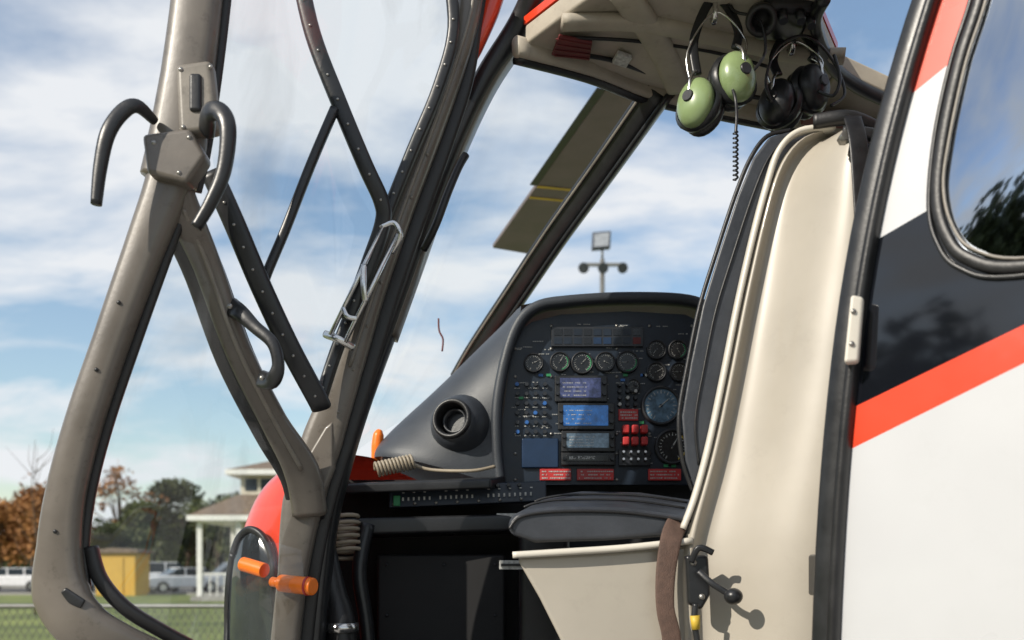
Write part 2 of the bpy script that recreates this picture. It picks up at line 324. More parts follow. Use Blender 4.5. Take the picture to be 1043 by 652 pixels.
# ================================================================= NOSE
prof=[(1.60,-.60),(1.565,-.69),(1.50,-.785),(1.42,-.825),(1.34,-.855),(1.2,-.88),(1.04,-.88),(.86,-.82),(.68,-.66),(.6,-.45)]
rows=[]
for z,xl in prof:
    k=(xl+.5)
    rows.append([(-.50,2.60,z),(-.53,2.66,z),(-.5+k*.55,2.76,z),(-.5+k*.88,2.88,z),(xl,3.1,z),(xl*.85,3.45,z),(xl*.5,3.8,z),(0,4.0,z-.02),(.5,4.0,z-.02),(.9,3.7,z)])
grid('nose_skin',rows,'red',heli,2)
grid('nose_top_skin',[[(-.54,2.78,1.58),(-.60,3.1,1.60),(-.51,3.45,1.60),(-.30,3.8,1.60),(0,4.0,1.58)],[(-.46,2.80,1.585),(-.44,3.1,1.61),(-.38,3.45,1.62),(-.2,3.7,1.62),(.05,3.85,1.61)]],'red',heli,2)
chin=[(-.795,2.80,1.30),(-.775,2.79,1.345),(-.735,2.76,1.368),(-.69,2.735,1.34),(-.665,2.73,1.27),(-.655,2.73,1.1),(-.66,2.735,.95),(-.80,2.80,.93),(-.825,2.85,1.1),(-.815,2.83,1.22)]
pane('chin_window_pane',chin,'glass_k',heli,(-.01,-.02,0))
sweep('chin_window_seal',chin+[chin[0]],.02,.02,'rubber',heli,up=(-.5,-.8,0))
cyl('orange_pull_handle',(-.553,2.34,1.222),(-.465,2.30,1.214),.021,.021,'orange',heli,24,.004)
cyl('orange_pull_handle_ring',(-.483,2.308,1.2155),(-.477,2.306,1.215),.0225,.0225,'redp',heli,24)
cyl('orange_pull_handle_stem',(-.575,2.355,1.225),(-.548,2.338,1.221),.012,.012,'orange',heli,16)
cyl('orange_probe_tip',(-.73,2.66,1.27),(-.66,2.62,1.252),.02,.02,'orange',heli,20,.003)
pane('clear_cover',[(-.60,2.33,1.33),(-.50,2.33,1.30),(-.49,2.33,1.20),(-.545,2.33,1.13),(-.60,2.33,1.17)],'plastic_c',heli,(0,-.03,0))
sweep('nose_beacon',[(-.430,3.12,1.60),(-.428,3.12,1.65),(-.424,3.12,1.685),(-.418,3.12,1.70)],[.035,.038,.034,.012],[.035,.038,.034,.012],'orange',heli,power=2)
# ================================================================= CONSOLE
con=empty('instrument_console',heli)
pf=[(.018,3.0,1.982),(.06,3.0,2.012),(.15,3.0,2.035),(.35,3.0,2.045),(.53,3.0,2.035),(.60,3.0,2.0),(.60,3.0,1.515),(-.028,3.0,1.515),(-.03,3.0,1.70),(-.008,3.0,1.88)]
prism('panel_face',pf,(0,.03,0),'panel',con)
rimp=[(-.035,2.975,1.515),(-.045,2.975,1.62),(-.045,2.975,1.75),(-.02,2.975,1.89),(.018,2.975,1.995),(.075,2.975,2.048),(.17,2.975,2.066),(.35,2.975,2.076),(.53,2.975,2.068),(.60,2.975,2.03),(.62,2.975,1.95)]
sweep('hood_rim',rimp,.034,.07,'hood',con)
rows=[]
Rm=[V((.03,2.96,2.04)),V((-.012,2.96,1.93)),V((-.04,2.96,1.80)),V((-.05,2.96,1.66)),V((-.045,2.96,1.54))]
Om=[V((.02,3.3,2.10)),V((-.108,3.25,1.994)),V((-.272,3.2,1.835)),V((-.395,3.15,1.73)),V((-.468,3.08,1.645))]
for a,b in zip(Rm,Om):
    rows.append([a,a.lerp(b,.33)+V((-.0,-.05,.01)),a.lerp(b,.7)+V((0,-.06,.015)),b,b+V((.06,.25,-.02)),b+V((.3,.6,-.1))])
rows.append([p+V((0,.0,-.03)) for p in rows[-1]])
grid('hood_side_fairing',rows,'hood',con,3)
grid('hood_top',[[(.0,2.97,2.055),(.17,2.97,2.078),(.35,2.97,2.088),(.55,2.97,2.07),(.66,2.97,1.99)],[(.02,3.2,2.10),(.17,3.2,2.105),(.35,3.2,2.10),(.55,3.2,2.08),(.68,3.2,1.99)],[(.0,3.7,2.0),(.17,3.7,2.02),(.35,3.7,2.02),(.55,3.7,2.0),(.7,3.7,1.9)]],'hood',con,2)
q=V((-.30,-.93,.12)).normalized()
vc=V((-.180,2.925,1.705))
lathe('vent_housing',vc,q,[(.105,-.12),(.092,-.06),(.078,-.025),(.066,-.008),(.058,-.004)],'hood',con)
lathe('vent_bezel',vc,q,[(.060,-.012),(.062,.002),(.058,.010),(.050,.009),(.046,.0),(.042,-.05)],'rubber',con)
cyl('vent_throat',vc-q*.055,vc-q*.045,.045,.045,'black',con,32)
lathe('vent_inner_ring',vc,q,[(.040,-.045),(.038,-.022),(.033,-.020),(.030,-.045)],'knob',con)
Y=2.998
def lab(nm,x0,x1,z0,z1,mat,d=.006,bv=.0015): return box(nm,x0,x1,Y-d,Y,z0,z1,mat,con,bv)
ink=[];inkf=[]
def dash(x,z,w,h,y=Y-.0012):
    b=len(ink); ink.extend([(x,y,z),(x+w,y,z),(x+w,y,z+h),(x,y,z+h)]); inkf.append((b,b+1,b+2,b+3))
def text(x,z,w,h,y=Y-.0012):
    c=x
    while c<x+w:
        l=.002+R()*.004
        if R()<.82: dash(c,z,l,h,y)
        c+=l+.0018
def gauge(i,x,z,r,face='gblk',arc=None):
    g=empty('gauge_%d'%i,con)
    lathe('bezel',(x,Y,z),(0,-1,0),[(r*1.16,0),(r*1.14,.012),(r*1.08,.016),(r*.98,.014),(r*.96,.008)],'ringm',g,32)
    cyl('face',(x,Y-.007,z),(x,Y-.009,z),r*.98,r*.98,face,g,32)
    for k in range(24):
        a=2*math.pi*k/24; big=(k%2==0)
        if k in(11,12,13): continue
        ln=.10 if big else .05
        cx,cz=x+r*.78*math.sin(a),z+r*.78*math.cos(a)
        dx,dz=math.sin(a)*r*ln,math.cos(a)*r*ln; px,pz=math.cos(a)*r*.02,-math.sin(a)*r*.02
        b=len(ink); yy=Y-.0096
        ink.extend([(cx-dx-px,yy,cz-dz-pz),(cx-dx+px,yy,cz-dz+pz),(cx+dx+px,yy,cz+dz+pz),(cx+dx-px,yy,cz+dz-pz)]); inkf.append((b,b+1,b+2,b+3))
    a=R()*5; nx,nz=math.sin(a),math.cos(a)
    cyl('needle',(x-nx*r*.15,Y-.011,z-nz*r*.15),(x+nx*r*.62,Y-.011,z+nz*r*.62),r*.05,r*.02,'ink',g,6)
    cyl('hub',(x,Y-.009,z),(x,Y-.013,z),r*.1,r*.09,'knob',g,10)
    if arc:
        a0=.5+R()
        sweep('arc',[(x+r*.88*math.sin(a0+t*.4),Y-.0105,z+r*.88*math.cos(a0+t*.4)) for t in range(6)],r*.10,.001,arc,g,n=6)
for i,(x,z,r,f,a) in enumerate([(.066,1.885,.026,'gblk',None),(.146,1.888,.027,'gblk','grn'),(.214,1.885,.030,'gblk','grn'),(.284,1.888,.027,'gblk',None),(.352,1.888,.030,'gblk','grn'),(.440,1.925,.026,'gblk',None),(.440,1.858,.026,'gblk',None),(.505,1.925,.026,'gblk','grn'),
  (.454,1.755,.053,'gface',None),(.489,1.63,.048,'gblk','ylw'),(.510,1.858,.026,'gblk',None),(.37,1.815,.018,'gblk',None)]):
    gauge(i+1,x,z,r,f,a)
lab('annunciator_panel',.12,.40,1.935,1.995,'knob',.01)
for i in range(9):
    for j in range(2):
        box('annunciator_light_%d'%(i*2+j+1),.128+i*.03,.152+i*.03,Y-.012,Y-.0095,1.942+j*.026,1.962+j*.026,['panel','gblk','redd','navy'][random.choice([0,0,1,1,2,3,0])],con)
def unit(nm,x0,x1,z0,z1,scr,kn=2):
    lab(nm,x0,x1,z0,z1,'satin',.018,.003)
    box(nm+'_screen',x0+.016,x1-.020,Y-.0205,Y-.0185,z0+.012,z1-.008,scr,con,.001)
    for k in range(4): text(x0+.024,z0+.018+k*(z1-z0-.03)/4,(x1-x0)*.45,.0022,Y-.0212)
    for k in range(kn):
        zz=z0+(z1-z0)*(k+.7)/(kn+.4)
        cyl(nm+'_knob_r%d'%k,(x1-.010,Y-.018,zz),(x1-.010,Y-.032,zz),.007,.006,'knob',con,12)
        cyl(nm+'_knob_l%d'%k,(x0+.008,Y-.018,zz),(x0+.008,Y-.03,zz),.006,.005,'knob',con,12)
    for k in range(7): box(nm+'_key%d'%k,x0+.022+k*(x1-x0-.05)/7,x0+.030+k*(x1-x0-.05)/7,Y-.021,Y-.018,z0+.003,z0+.009,'ringm',con)
unit('gps_display',.130,.290,1.765,1.845,'scr2')
unit('navigation_display',.140,.312,1.68,1.762,'scr1')
unit('radio_stack',.150,.314,1.613,1.677,'scr3')
unit('audio_panel',.150,.314,1.572,1.611,'gblk',1)
lab('storage_cover',.03,.142,1.565,1.655,'navy',.01,.004)
for i in range(3):
    for j in range(2): box('guarded_switch_%d'%(i*2+j+1),.335+i*.028,.355+i*.028,Y-.035,Y,1.632+j*.036,1.657+j*.036,'redp',con,.004)
lab('switch_panel',.325,.42,1.572,1.62,'knob',.012)
for k in range(8): cyl('toggle_%d'%k,(.338+(k%4)*.022,Y-.01,1.584+(k//4)*.022),(.338+(k%4)*.022,Y-.032,1.590+(k//4)*.022),.003,.004,'chrome',con,8)
lab('red_warning_plate',.325,.385,1.71,1.745,'redp',.006)
for k in range(3): text(.33,1.715+k*.009,.05,.004,Y-.0075)
for i,(x0,x1) in enumerate([(.085,.18),(.198,.31),(.415,.515)]):
    lab('red_placard_%d'%(i+1),x0,x1,1.527,1.562,'redp',.01)
    for k in range(3): text(x0+.006,1.532+k*.01,x1-x0-.012,.0035,Y-.0115)
for k in range(110):
    x=-.01+R()*.57; z=1.57+R()*.44
    text(x,z,.012+R()*.024,.0024)
for k in range(24):
    x=.015+(k%4)*.028+.003*R(); z=1.675+(k//4)*.029
    cyl('breaker_%d'%k,(x,Y,z),(x,Y-.012,z),.0065,.006,'knob' if k%5 else 'bluem',con,10); text(x-.008,z-.012,.015,.0025)
for k in range(12):
    x=.328+(k%3)*.024; z=1.758+(k//3)*.020
    cyl('selector_%d'%k,(x,Y,z),(x,Y-.018,z),.007,.005,'knob' if k%4 else 'screw',con,12)
for k in range(14):
    lab('small_indicator_%d'%k,(x:=.02+R()*.5),x+.014,(z:=random.choice([1.568,1.83,1.845,1.775,1.70])),z+.008,random.choice(['bluem','grn','ylw','ink','bluem','redp']),.003,.0005)
mo('panel_lettering',ink,inkf,'ink',con)
ss=[(x,Y,z) for x in(.01,.12,.32,.42,.55) for z in(1.53,1.61,1.67,1.845,1.93,2.0)]
screws('panel_screws',ss,.005,con)
prism('knee_shelf',[(-.49,2.80,1.50),(-.06,2.80,1.515),(-.02,2.95,1.54),(-.02,3.2,1.54),(-.52,3.2,1.54)],(0,0,-.03),'satin',con,.008)
prism('lower_panel_strip',[(-.36,2.86,1.435),(.10,2.86,1.455),(.10,2.87,1.515),(-.36,2.87,1.495)],(0,.05,0),'panel',con,.004)
ink=[];inkf=[]
for k in range(26):
    x=-.335+k*.0155; z=1.453+(x+.36)*.043
    if k in(7,15,16): continue
    dash(x,z,.005,.010,2.855)
    if k%2: dash(x,z+.022,.007,.003,2.855)
mo('lower_strip_lettering',ink,inkf,'ink',con)
for k in range(12): cyl('strip_breaker_%d'%k,(-.32+k*.031,2.86,1.488+k*.0013),(-.32+k*.031,2.845,1.488+k*.0013),.006,.005,'knob',con,10)
screws('lower_strip_screws',[(-.345+k*.062,2.857,1.445+(k*.062)*.043) for k in range(7)],.005,con)
box('green_tag',-.345,-.325,2.85,2.858,1.44,1.47,'grn',con,.002)
prism('lower_shelf_2',[(-.52,2.78,1.40),(.12,2.86,1.42),(.12,3.1,1.42),(-.52,3.1,1.40)],(0,0,-.05),'satin',con,.01)
box('footwell_bulkhead',-.62,.70,3.06,3.10,.6,1.535,'floor',con)
box('centre_pedestal',.02,.16,2.70,3.05,.85,1.40,'black',con,.02)
box('footwell_side_panel',-.40,-.02,2.90,2.93,.85,1.30,'floor',con,.01)
screws('footwell_screws',[(-.37,2.898,1.27),(-.2,2.898,1.27),(-.05,2.898,1.27),(-.37,2.898,1.12),(-.05,2.898,1.12)],.005,con,'knob')
box('label_plate_white',-.045,.02,2.845,2.85,1.40,1.418,'ink',con,.001)
box('label_plate_lower',-.035,.045,2.69,2.698,1.255,1.28,'ink',con,.001)
box('label_plate_lower_text',-.03,.04,2.686,2.6895,1.264,1.271,'black',con)
box('cabin_floor',-.5,1.6,1.9,3.1,.80,.84,'floor',con)
def coil(nm,a,b,r,turns,mat,tr=.006):
    a=V(a);b=V(b);d=(b-a); q2=d.to_track_quat('Z','Y'); pts=[]
    for k in range(turns*8+1):
        t=k/(turns*8); an=2*math.pi*k/8
        pts.append(a+d*t+q2@V((r*math.cos(an),r*math.sin(an),0)))
    return sweep(nm,pts,tr*2,tr*2,mat,con,n=6,power=2,res=2,up=(0.1,-1,.2))
coil('coiled_cord',(-.40,2.88,1.548),(-.29,2.9,1.575),.020,11,'coil',.0045)
coil('coiled_cord_lower',(-.47,2.72,1.40),(-.46,2.70,1.29),.045,6,'coil',.006)
sweep('coiled_cord_tail',[(-.30,2.9,1.57),(-.24,2.9,1.55),(-.12,2.88,1.545),(-.05,2.9,1.56)],.01,.01,'coil',con,power=2)
sweep('control_hose',[(-.50,2.62,1.33),(-.475,2.6,1.2),(-.45,2.58,1.1),(-.44,2.58,.85)],[.05,.07,.08,.08],[.05,.07,.08,.08],'rubber',con,power=2)
sweep('control_hose_2',[(-.40,2.72,1.38),(-.42,2.7,1.25),(-.40,2.7,1.1),(-.38,2.7,.85)],.04,.04,'black',con,power=2)
cyl('hose_band',(-.445,2.575,1.115),(-.445,2.575,1.09),.043,.043,'chrome',con,20)
sweep('yaw_string',[(-.235,3.3,1.99),(-.232,3.3,2.03),(-.245,3.3,2.06),(-.247,3.3,2.10)],.006,.006,'redd',heli,power=2)
# ================================================================= REAR PANEL / FUSELAGE SIDE
NX,NY=-.69,-.72
def S(t,z,off=0):
    b=-.05*(z-1.5)**2+off
    return V((.6+.72*t+NX*b,1.7-.69*t+NY*b,z))
Ez=[(.5,-.07),(1.129,-.043),(1.561,-.01),(1.889,.04),(2.19,.1195),(2.45,.22),(2.62,.34)]
def E(z):
    for (a,b),(c,d) in zip(Ez,Ez[1:]):
        if z<=c: return b+(d-b)*(z-a)/(c-a)
    return Ez[-1][1]
def band(nm,lo,hi,mat,nz=8):
    rows=[]
    for k in range(nz+1):
        a=k/nz; z=lo(0)+(hi(0)-lo(0))*a; t0=E(z)
        for _ in range(3): z=lo(t0)+(hi(t0)-lo(t0))*a; t0=E(z)
        rows.append([S(t0+(1.7-t0)*u/24,lo(t0+(1.7-t0)*u/24)*(1-a)+hi(t0+(1.7-t0)*u/24)*a) for u in range(25)])
    return grid(nm,rows,mat,heli,0)
l0=lambda t:.55
l1=lambda t:1.468+.39*t
l2=lambda t:1.538+.352*t
l3=lambda t:min(1.808+.34*t,2.55)
l4=lambda t:min(2.011+.49*t,2.6)
l5=lambda t:2.62
band('side_panel_white',l0,l1,'white',14)
band('side_stripe_red',l1,l2,'red',3)
band('side_panel_dark',l2,l3,'dark',6)
band('side_panel_white_upper',l3,l4,'white',6)
band('side_panel_red_upper',l4,l5,'red',8)
edge=[S(t-.002,z) for z,t in Ez[:-1]]
sweep('rear_door_edge_seal',edge,.020,.045,'rubber',heli,up=(NX,NY,0))
sweep('rear_door_edge_jamb',[p+V((.0,.045,0)) for p in edge],.05,.05,'satin',heli,up=(NX,NY,0))
win=[(.215,2.30),(.1966,2.176),(.166,2.077),(.142,1.9585),(.134,1.865),(.148,1.80),(.182,1.752),(.266,1.720),(.5,1.715),(.75,1.74),(.80,1.80),(.82,2.0),(.80,2.28),(.7,2.36),(.4,2.40),(.26,2.37)]
wo=[S(t,z,.004) for t,z in win]
pane('cabin_window',wo,'glass_c',heli,V((NX,NY,0))*.03)
def closed(nm,pts,w,t,mat,up): 
    return sweep(nm,pts+[pts[0],pts[1]],w,t,mat,heli,up=up)
closed('cabin_window_seal',[S(t,z,.006) for t,z in win],.020,.018,'rubber',(NX,NY,0))
closed('cabin_window_outer_lip',[S(t+(-.014 if t<.3 else .01),z+(-.012 if z<1.9 else .008),.003) for t,z in win],.008,.012,'satin',(NX,NY,0))
closed('cabin_window_inner_bead',[S(t+(.012 if t<.3 else -.01),z+(.010 if z<1.9 else -.008),.012) for t,z in win],.005,.006,'taupe_l',(NX,NY,0))
prism('door_latch_block',[(.562,1.662,1.603),(.587,1.662,1.605),(.596,1.662,1.715),(.574,1.662,1.720)],(.01,.025,0),'beige_rim',heli,.006)
screws('latch_block_screws',[(.578,1.661,1.69),(.575,1.661,1.635)],.005,heli)
c=V((.72,-.69,0)); side=V((.69,.72,0))
def H(t,s,z): return V((.6,1.7,0))+c*t+side*s+V((0,0,z))
grid('belly_skin',[[H(-1.2,0,.62),H(0,0,.56),H(1.7,0,.56)],[H(-1.2,.7,.42),H(0,.9,.40),H(1.7,.8,.45)],[H(-1.2,1.4,.6),H(0,1.8,.56),H(1.7,1.6,.6)]],'white',heli,2)
grid('starboard_skin',[[H(.4,1.8,.56),H(1.7,1.6,.56)],[H(.4,1.85,1.5),H(1.7,1.7,1.5)],[H(.4,1.8,2.1),H(1.7,1.6,2.2)],[H(.6,1.4,2.5),H(1.7,1.2,2.75)],[H(.7,.2,2.6),H(1.7,.3,2.75)]],'white',heli,2)
sweep('tail_boom',[H(1.5,.9,1.9),H(3.2,.9,2.0),H(5.5,.9,2.1),H(7.5,.9,2.15)],[1.3,.7,.45,.3],[1.4,.7,.45,.3],'red',heli,up=(0,0,1),power=2.2)
prism('tail_fin',[H(7.0,.88,1.5),H(7.3,.88,1.5),H(8.0,.88,3.2),H(7.6,.88,3.2)],side*.06,'red',heli,.01)
for s_ in(.0,1.8):
    sweep('skid_tube_%d'%(1 if s_==0 else 2),[H(-1.9,s_,.35),H(-1.6,s_,.12),H(-1,s_,.06),H(2,s_,.06),H(2.4,s_,.1)],.09,.09,'satin',heli,power=2)
for k,t_ in enumerate((-.6,1.3)):
    sweep('skid_cross_tube_%d'%(k+1),[H(t_,0,.08),H(t_,.25,.5),H(t_,.9,.55),H(t_,1.55,.5),H(t_,1.8,.08)],.07,.07,'satin',heli,power=2)
sweep('engine_cowling',[H(.5,.9,2.75),H(1.0,.9,2.88),H(1.8,.9,2.75),H(2.6,.9,2.3)],[.7,.9,.8,.4],[.3,.5,.5,.3],'red',heli,up=(0,0,1))
hub=V((1.5,.6,3.35))
cyl('rotor_mast',(1.5,.6,2.8),(1.5,.6,3.45),.09,.07,'satin',heli)
cyl('rotor_hub',(1.5,.6,3.3),(1.5,.6,3.42),.32,.30,'satin',heli,6,.02)
ax=(V((.01,6.45,3.35))-hub); L=ax.length; ang0=math.atan2(ax.y,ax.x)
for k in range(3):
    a=ang0+k*2*math.pi/3; d=V((math.cos(a),math.sin(a),0)); p=V((-d.y,d.x,0)); h=.15
    tip1=hub+d*(L-.035); tip2=hub+d*(L+.035)
    prism('rotor_blade_%d'%(k+1),[hub+d*.5-p*.08,hub+d*1.1-p*h,tip2-p*h,tip1+p*h,hub+d*1.1+p*h,hub+d*.5+p*.08],(0,0,.03),'blade',heli,.008)
    if k==0:
        for j in(0,1): prism('blade_stripe_%d'%(j+1),[hub+d*(L-.95-j*.16)-p*.145+V((0,0,-.003)),hub+d*(L-.92-j*.16)-p*.145+V((0,0,-.003)),hub+d*(L-.92-j*.16)+p*.145+V((0,0,-.003)),hub+d*(L-.95-j*.16)+p*.145+V((0,0,-.003))],(0,0,.001),'ylw',heli)
        prism('blade_trim_tab',[hub+d*(L-2.2)+p*.15,hub+d*(L-1.1)+p*.15,hub+d*(L-1.1)+p*.19,hub+d*(L-2.2)+p*.19],(0,0,.006),'satin',heli)
box('cabin_bulkhead',.86,1.6,2.55,2.6,.8,2.27,'floor',heli,.02)
# ================================================================= SEAT
seat=empty('pilot_seat')
F=[(.715,2.17,2.225),(.64,2.18,2.222),(.597,2.19,2.185),(.572,2.2,2.11),(.543,2.2,2.002),(.508,2.2,1.848),(.4774,2.2,1.694),(.445,2.2,1.54),(.413,2.2,1.42),(.385,2.2,1.345)]
Rr=[(.735,2.1,2.21),(.752,2.08,2.13),(.765,2.07,2.0),(.768,2.07,1.85),(.755,2.07,1.65),(.728,2.07,1.45),(.705,2.07,1.25),(.685,2.07,1.02),(.67,2.07,.84)]
def resamp(P,n):
    P=[V(p) for p in P]; L_=[0]
    for a,b in zip(P,P[1:]): L_.append(L_[-1]+(b-a).length)
    out=[]
    for k in range(n):
        s=L_[-1]*k/(n-1); i=max(j for j in range(len(L_)) if L_[j]<=s+1e-9); i=min(i,len(P)-2)
        out.append(P[i].lerp(P[i+1],(s-L_[i])/(L_[i+1]-L_[i])))
    return out
Fx=F+[(.375,2.2,1.25),(.385,2.2,1.1),(.37,2.2,.84)]
fa=resamp(Fx,20); ra=resamp(Rr,20)
rows=[]
for i,(a,b) in enumerate(zip(fa,ra)):
    r=[]
    r.append(a+V((.0,.30,0))*.6+V((.10,0,0)))
    r.append(a+V((-.004,.02,0))); 
    for u,o in((0.02,-.012),(.06,-.018),(.11,.022),(.2,.030),(.36,.012),(.5,-.022),(.7,-.038),(.88,-.026),(.97,-.003)):
        r.append(a.lerp(b,u)+V((0,o,0)))
    r.append(b+V((.012,.03,0))); r.append(b+V((.12,.16,0))); r.append(b+V((.26,.36,0)))
    rows.append(r)
rows.insert(0,[p+V((.02,.06,-.01)) for p in rows[0]])
grid('seat_shell',rows,'beige',seat,2)
sweep('seat_shell_rim_bead',[(x-.004,y-.008,z) for x,y,z in F],.014,.03,'beige_rim',seat)
C=[(.63,2.215,2.248),(.578,2.215,2.235),(.540,2.215,2.185),(.505,2.215,2.10),(.462,2.215,1.97),(.425,2.215,1.85),(.398,2.215,1.72),(.378,2.215,1.60),(.386,2.215,1.50),(.41,2.215,1.43)]
back=[(.44,2.215,1.44),(.48,2.215,1.60),(.52,2.215,1.80),(.56,2.215,1.98),(.59,2.215,2.13),(.63,2.215,2.21),(.72,2.215,2.24)]
prism('back_cushion',C+back,(.26,.30,0),'cush',seat,.022,5)
sweep('back_cushion_piping',[(x-.0,2.222,z) for x,y,z in C],.010,.010,'rubber',seat,power=2)
sweep('back_cushion_seam',[(x+.035,2.212,z-.01) for x,y,z in C[1:9]],.005,.005,'rubber',seat,power=2)
box('headrest_bracket',.70,.84,2.12,2.30,2.09,2.20,'black',seat,.015)
sweep('headrest_bar',[(.66,2.15,2.235),(.74,2.13,2.232),(.84,2.16,2.20)],.03,.03,'rubber',seat)
sweep('recline_bar',[(.70,2.08,2.18),(.76,2.07,2.17),(.84,2.09,2.15)],.026,.022,'satin',seat)
sweep('recline_bar_2',[(.71,2.07,2.14),(.77,2.06,2.13),(.84,2.08,2.11)],.022,.022,'satin',seat)
sweep('shoulder_harness',[(.704,2.03,2.19),(.706,2.00,2.12),(.712,1.99,1.98),(.718,1.99,1.85),(.724,2.01,1.70),(.726,2.035,1.60)],.038,.006,'rubber',seat)
cyl('bracket_bolt',(.690,2.02,2.15),(.690,2.05,2.15),.012,.012,'screw',seat,6)
bc=[(-.008,2.2,1.33),(-.013,2.2,1.36),(.01,2.2,1.383),(.10,2.2,1.395),(.25,2.2,1.392),(.40,2.2,1.37),(.42,2.2,1.33),(.2,2.2,1.316),(.05,2.2,1.312)]
prism('base_cushion',bc,(.085,.36,.065),'cush',seat,.025,5)
sweep('base_cushion_piping',[(-.006,2.195,1.345),(.02,2.197,1.372),(.10,2.195,1.384),(.25,2.195,1.382),(.40,2.195,1.362)],.007,.007,'rubber',seat,power=2)
for i,o in enumerate((.33,.66)):
    sweep('base_cushion_stitch_%d'%(i+1),[(x+.085*o,2.2+.36*o,z+.065*o+.002) for x,y,z in [(.0,0,1.378),(.03,0,1.388),(.10,0,1.396),(.25,0,1.394),(.38,0,1.376)]],.006,.004,'rubber',seat,power=2)
bn=[(.0,2.2,1.285),(.20,2.2,1.296),(.40,2.2,1.312),(.43,2.2,1.2),(.42,2.2,.9),(.19,2.2,.9),(.115,2.2,1.07),(.055,2.2,1.19)]
prism('seat_pan',bn,(.22,.30,0),'beige',seat,.015)
sweep('seat_pan_lip',[(.002,2.19,1.286),(.10,2.185,1.292),(.25,2.185,1.302),(.40,2.185,1.318)],.016,.03,'beige_rim',seat)
prism('seat_pan_recess',[(.24,2.182,1.0),(.32,2.182,1.0),(.325,2.182,1.09),(.25,2.182,1.09)],(0,.02,0),'black',seat,.012)
sweep('lap_belt',[(.372,2.20,1.36),(.352,2.165,1.325),(.338,2.155,1.25),(.336,2.15,1.17),(.350,2.15,1.10),(.355,2.15,.98)],[.05,.048,.044,.04,.042,.044],.006,'strap',seat)
prism('recline_latch_plate',[(.375,2.12,1.285),(.425,2.12,1.285),(.43,2.12,1.20),(.41,2.12,1.165),(.38,2.12,1.18)],(0,.03,0),'black',seat,.008)
sweep('recline_lever',[(.40,2.105,1.25),(.425,2.09,1.225),(.462,2.08,1.20)],.014,.012,'black',seat)
ell('recline_knob',(.468,2.075,1.197),(.02,.02,.018),'black',seat)
sweep('recline_upper_arm',[(.385,2.11,1.27),(.40,2.10,1.30),(.43,2.10,1.29)],.014,.012,'black',seat)
sweep('recline_cable',[(.395,2.11,1.18),(.392,2.11,1.14),(.40,2.11,1.08),(.40,2.11,.95)],.014,.014,'satin',seat,power=2)
cyl('recline_cable_brass',(.393,2.108,1.155),(.395,2.108,1.125),.011,.009,'ylw',seat,10)
screws('recline_bolts',[(.392,2.118,1.268),(.41,2.118,1.195)],.007,seat)
box('harness_buckle',.618,.655,1.97,2.05,1.20,1.285,'black',seat,.006)
box('harness_buckle_tongue',.626,.647,1.96,1.97,1.27,1.32,'satin',seat,.003)
# ================================================================= HEADSETS
def headset(c1,c2,rad,shell,ax1,ax2,top,nm='headset'):
    e=empty(nm)
    for i,(cc,ax_) in enumerate(((V(c1),V(ax1).normalized()),(V(c2),V(ax2).normalized()))):
        q_=ax_.to_track_quat('Z','Y')
        ell('ear_shell_%d'%(i+1),cc+ax_*.006,(rad*.80,rad*1.02,rad*.60),shell,e,q_)
        lathe('ear_rim_%d'%(i+1),cc,ax_,[(rad*.8,-.022),(rad*1.02,-.018),(rad*1.06,-.004),(rad*.9,.004)],'black',e,24)
        ell('ear_cushion_%d'%(i+1),cc-ax_*.034,(rad*.92,rad*1.05,rad*.42),'rubber',e,q_)
        cyl('ear_badge_%d'%(i+1),cc+ax_*(rad*.60),cc+ax_*(rad*.60+.010),rad*.26,rad*.22,'black',e,14)
        sweep('ear_yoke_%d'%(i+1),[cc+ax_*rad*.6,cc+ax_*rad*.5+V((0,0,rad*.8)),cc+V((0,0,rad*1.35))],.008,.006,'chrome',e,power=2)
    a,b,t=V(c1),V(c2),V(top)
    sweep('headband',[a+V((0,0,rad*1.2)),a.lerp(t,.6)+V((-.032,0,.012)),t+V((-.012,0,.01)),t+V((.022,0,.008)),b.lerp(t,.6)+V((.035,0,.012)),b+V((0,0,rad*1.2))],.022,.010,'black',e)
    sweep('headband_wire',[a+V((-.01,-.01,rad*.4)),a.lerp(t,.5)+V((-.045,-.01,.0)),t+V((0,-.01,-.02)),b.lerp(t,.5)+V((.045,-.01,0)),b+V((.01,-.01,rad*.4))],.005,.005,'chrome',e,power=2)
    return e
h1=headset((.430,2.28,2.335),(.515,2.26,2.385),.058,'green',(-.65,-.72,.15),(.35,-.9,.1),(.475,2.3,2.575))
sweep('microphone_boom',[(.50,2.24,2.36),(.505,2.22,2.32),(.508,2.22,2.28),(.506,2.22,2.24)],.007,.007,'black',h1,power=2)
sweep('headset_cord',[(.54,2.24,2.38),(.58,2.25,2.44),(.57,2.26,2.52),(.52,2.28,2.55),(.50,2.3,2.59)],.007,.007,'black',h1,power=2)
sweep('coiled_lead',[(.506+.005*math.cos(k*1.57),2.22+.005*math.sin(k*1.57),2.245-k*.0026) for k in range(44)],.005,.005,'black',h1,power=2,res=2,n=6)
h2=headset((.640,2.36,2.375),(.720,2.36,2.41),.056,'black',(-.6,-.75,.1),(.5,-.85,.1),(.68,2.38,2.55))
sweep('headset_cord',[(.62,2.33,2.36),(.60,2.32,2.41),(.63,2.32,2.49),(.70,2.33,2.52),(.77,2.36,2.48),(.80,2.36,2.40),(.76,2.34,2.36)],.007,.007,'black',h2,power=2)
sweep('microphone_boom',[(.72,2.31,2.38),(.75,2.29,2.36),(.765,2.29,2.40),(.755,2.3,2.46)],.008,.008,'black',h2,power=2)
sweep('headset_hook',[(.475,2.3,2.60),(.475,2.29,2.555),(.475,2.31,2.54),(.475,2.33,2.56)],.012,.008,'chrome',heli)
sweep('headset_hook',[(.68,2.38,2.56),(.68,2.37,2.525),(.68,2.39,2.51),(.68,2.41,2.53)],.012,.008,'chrome',heli)
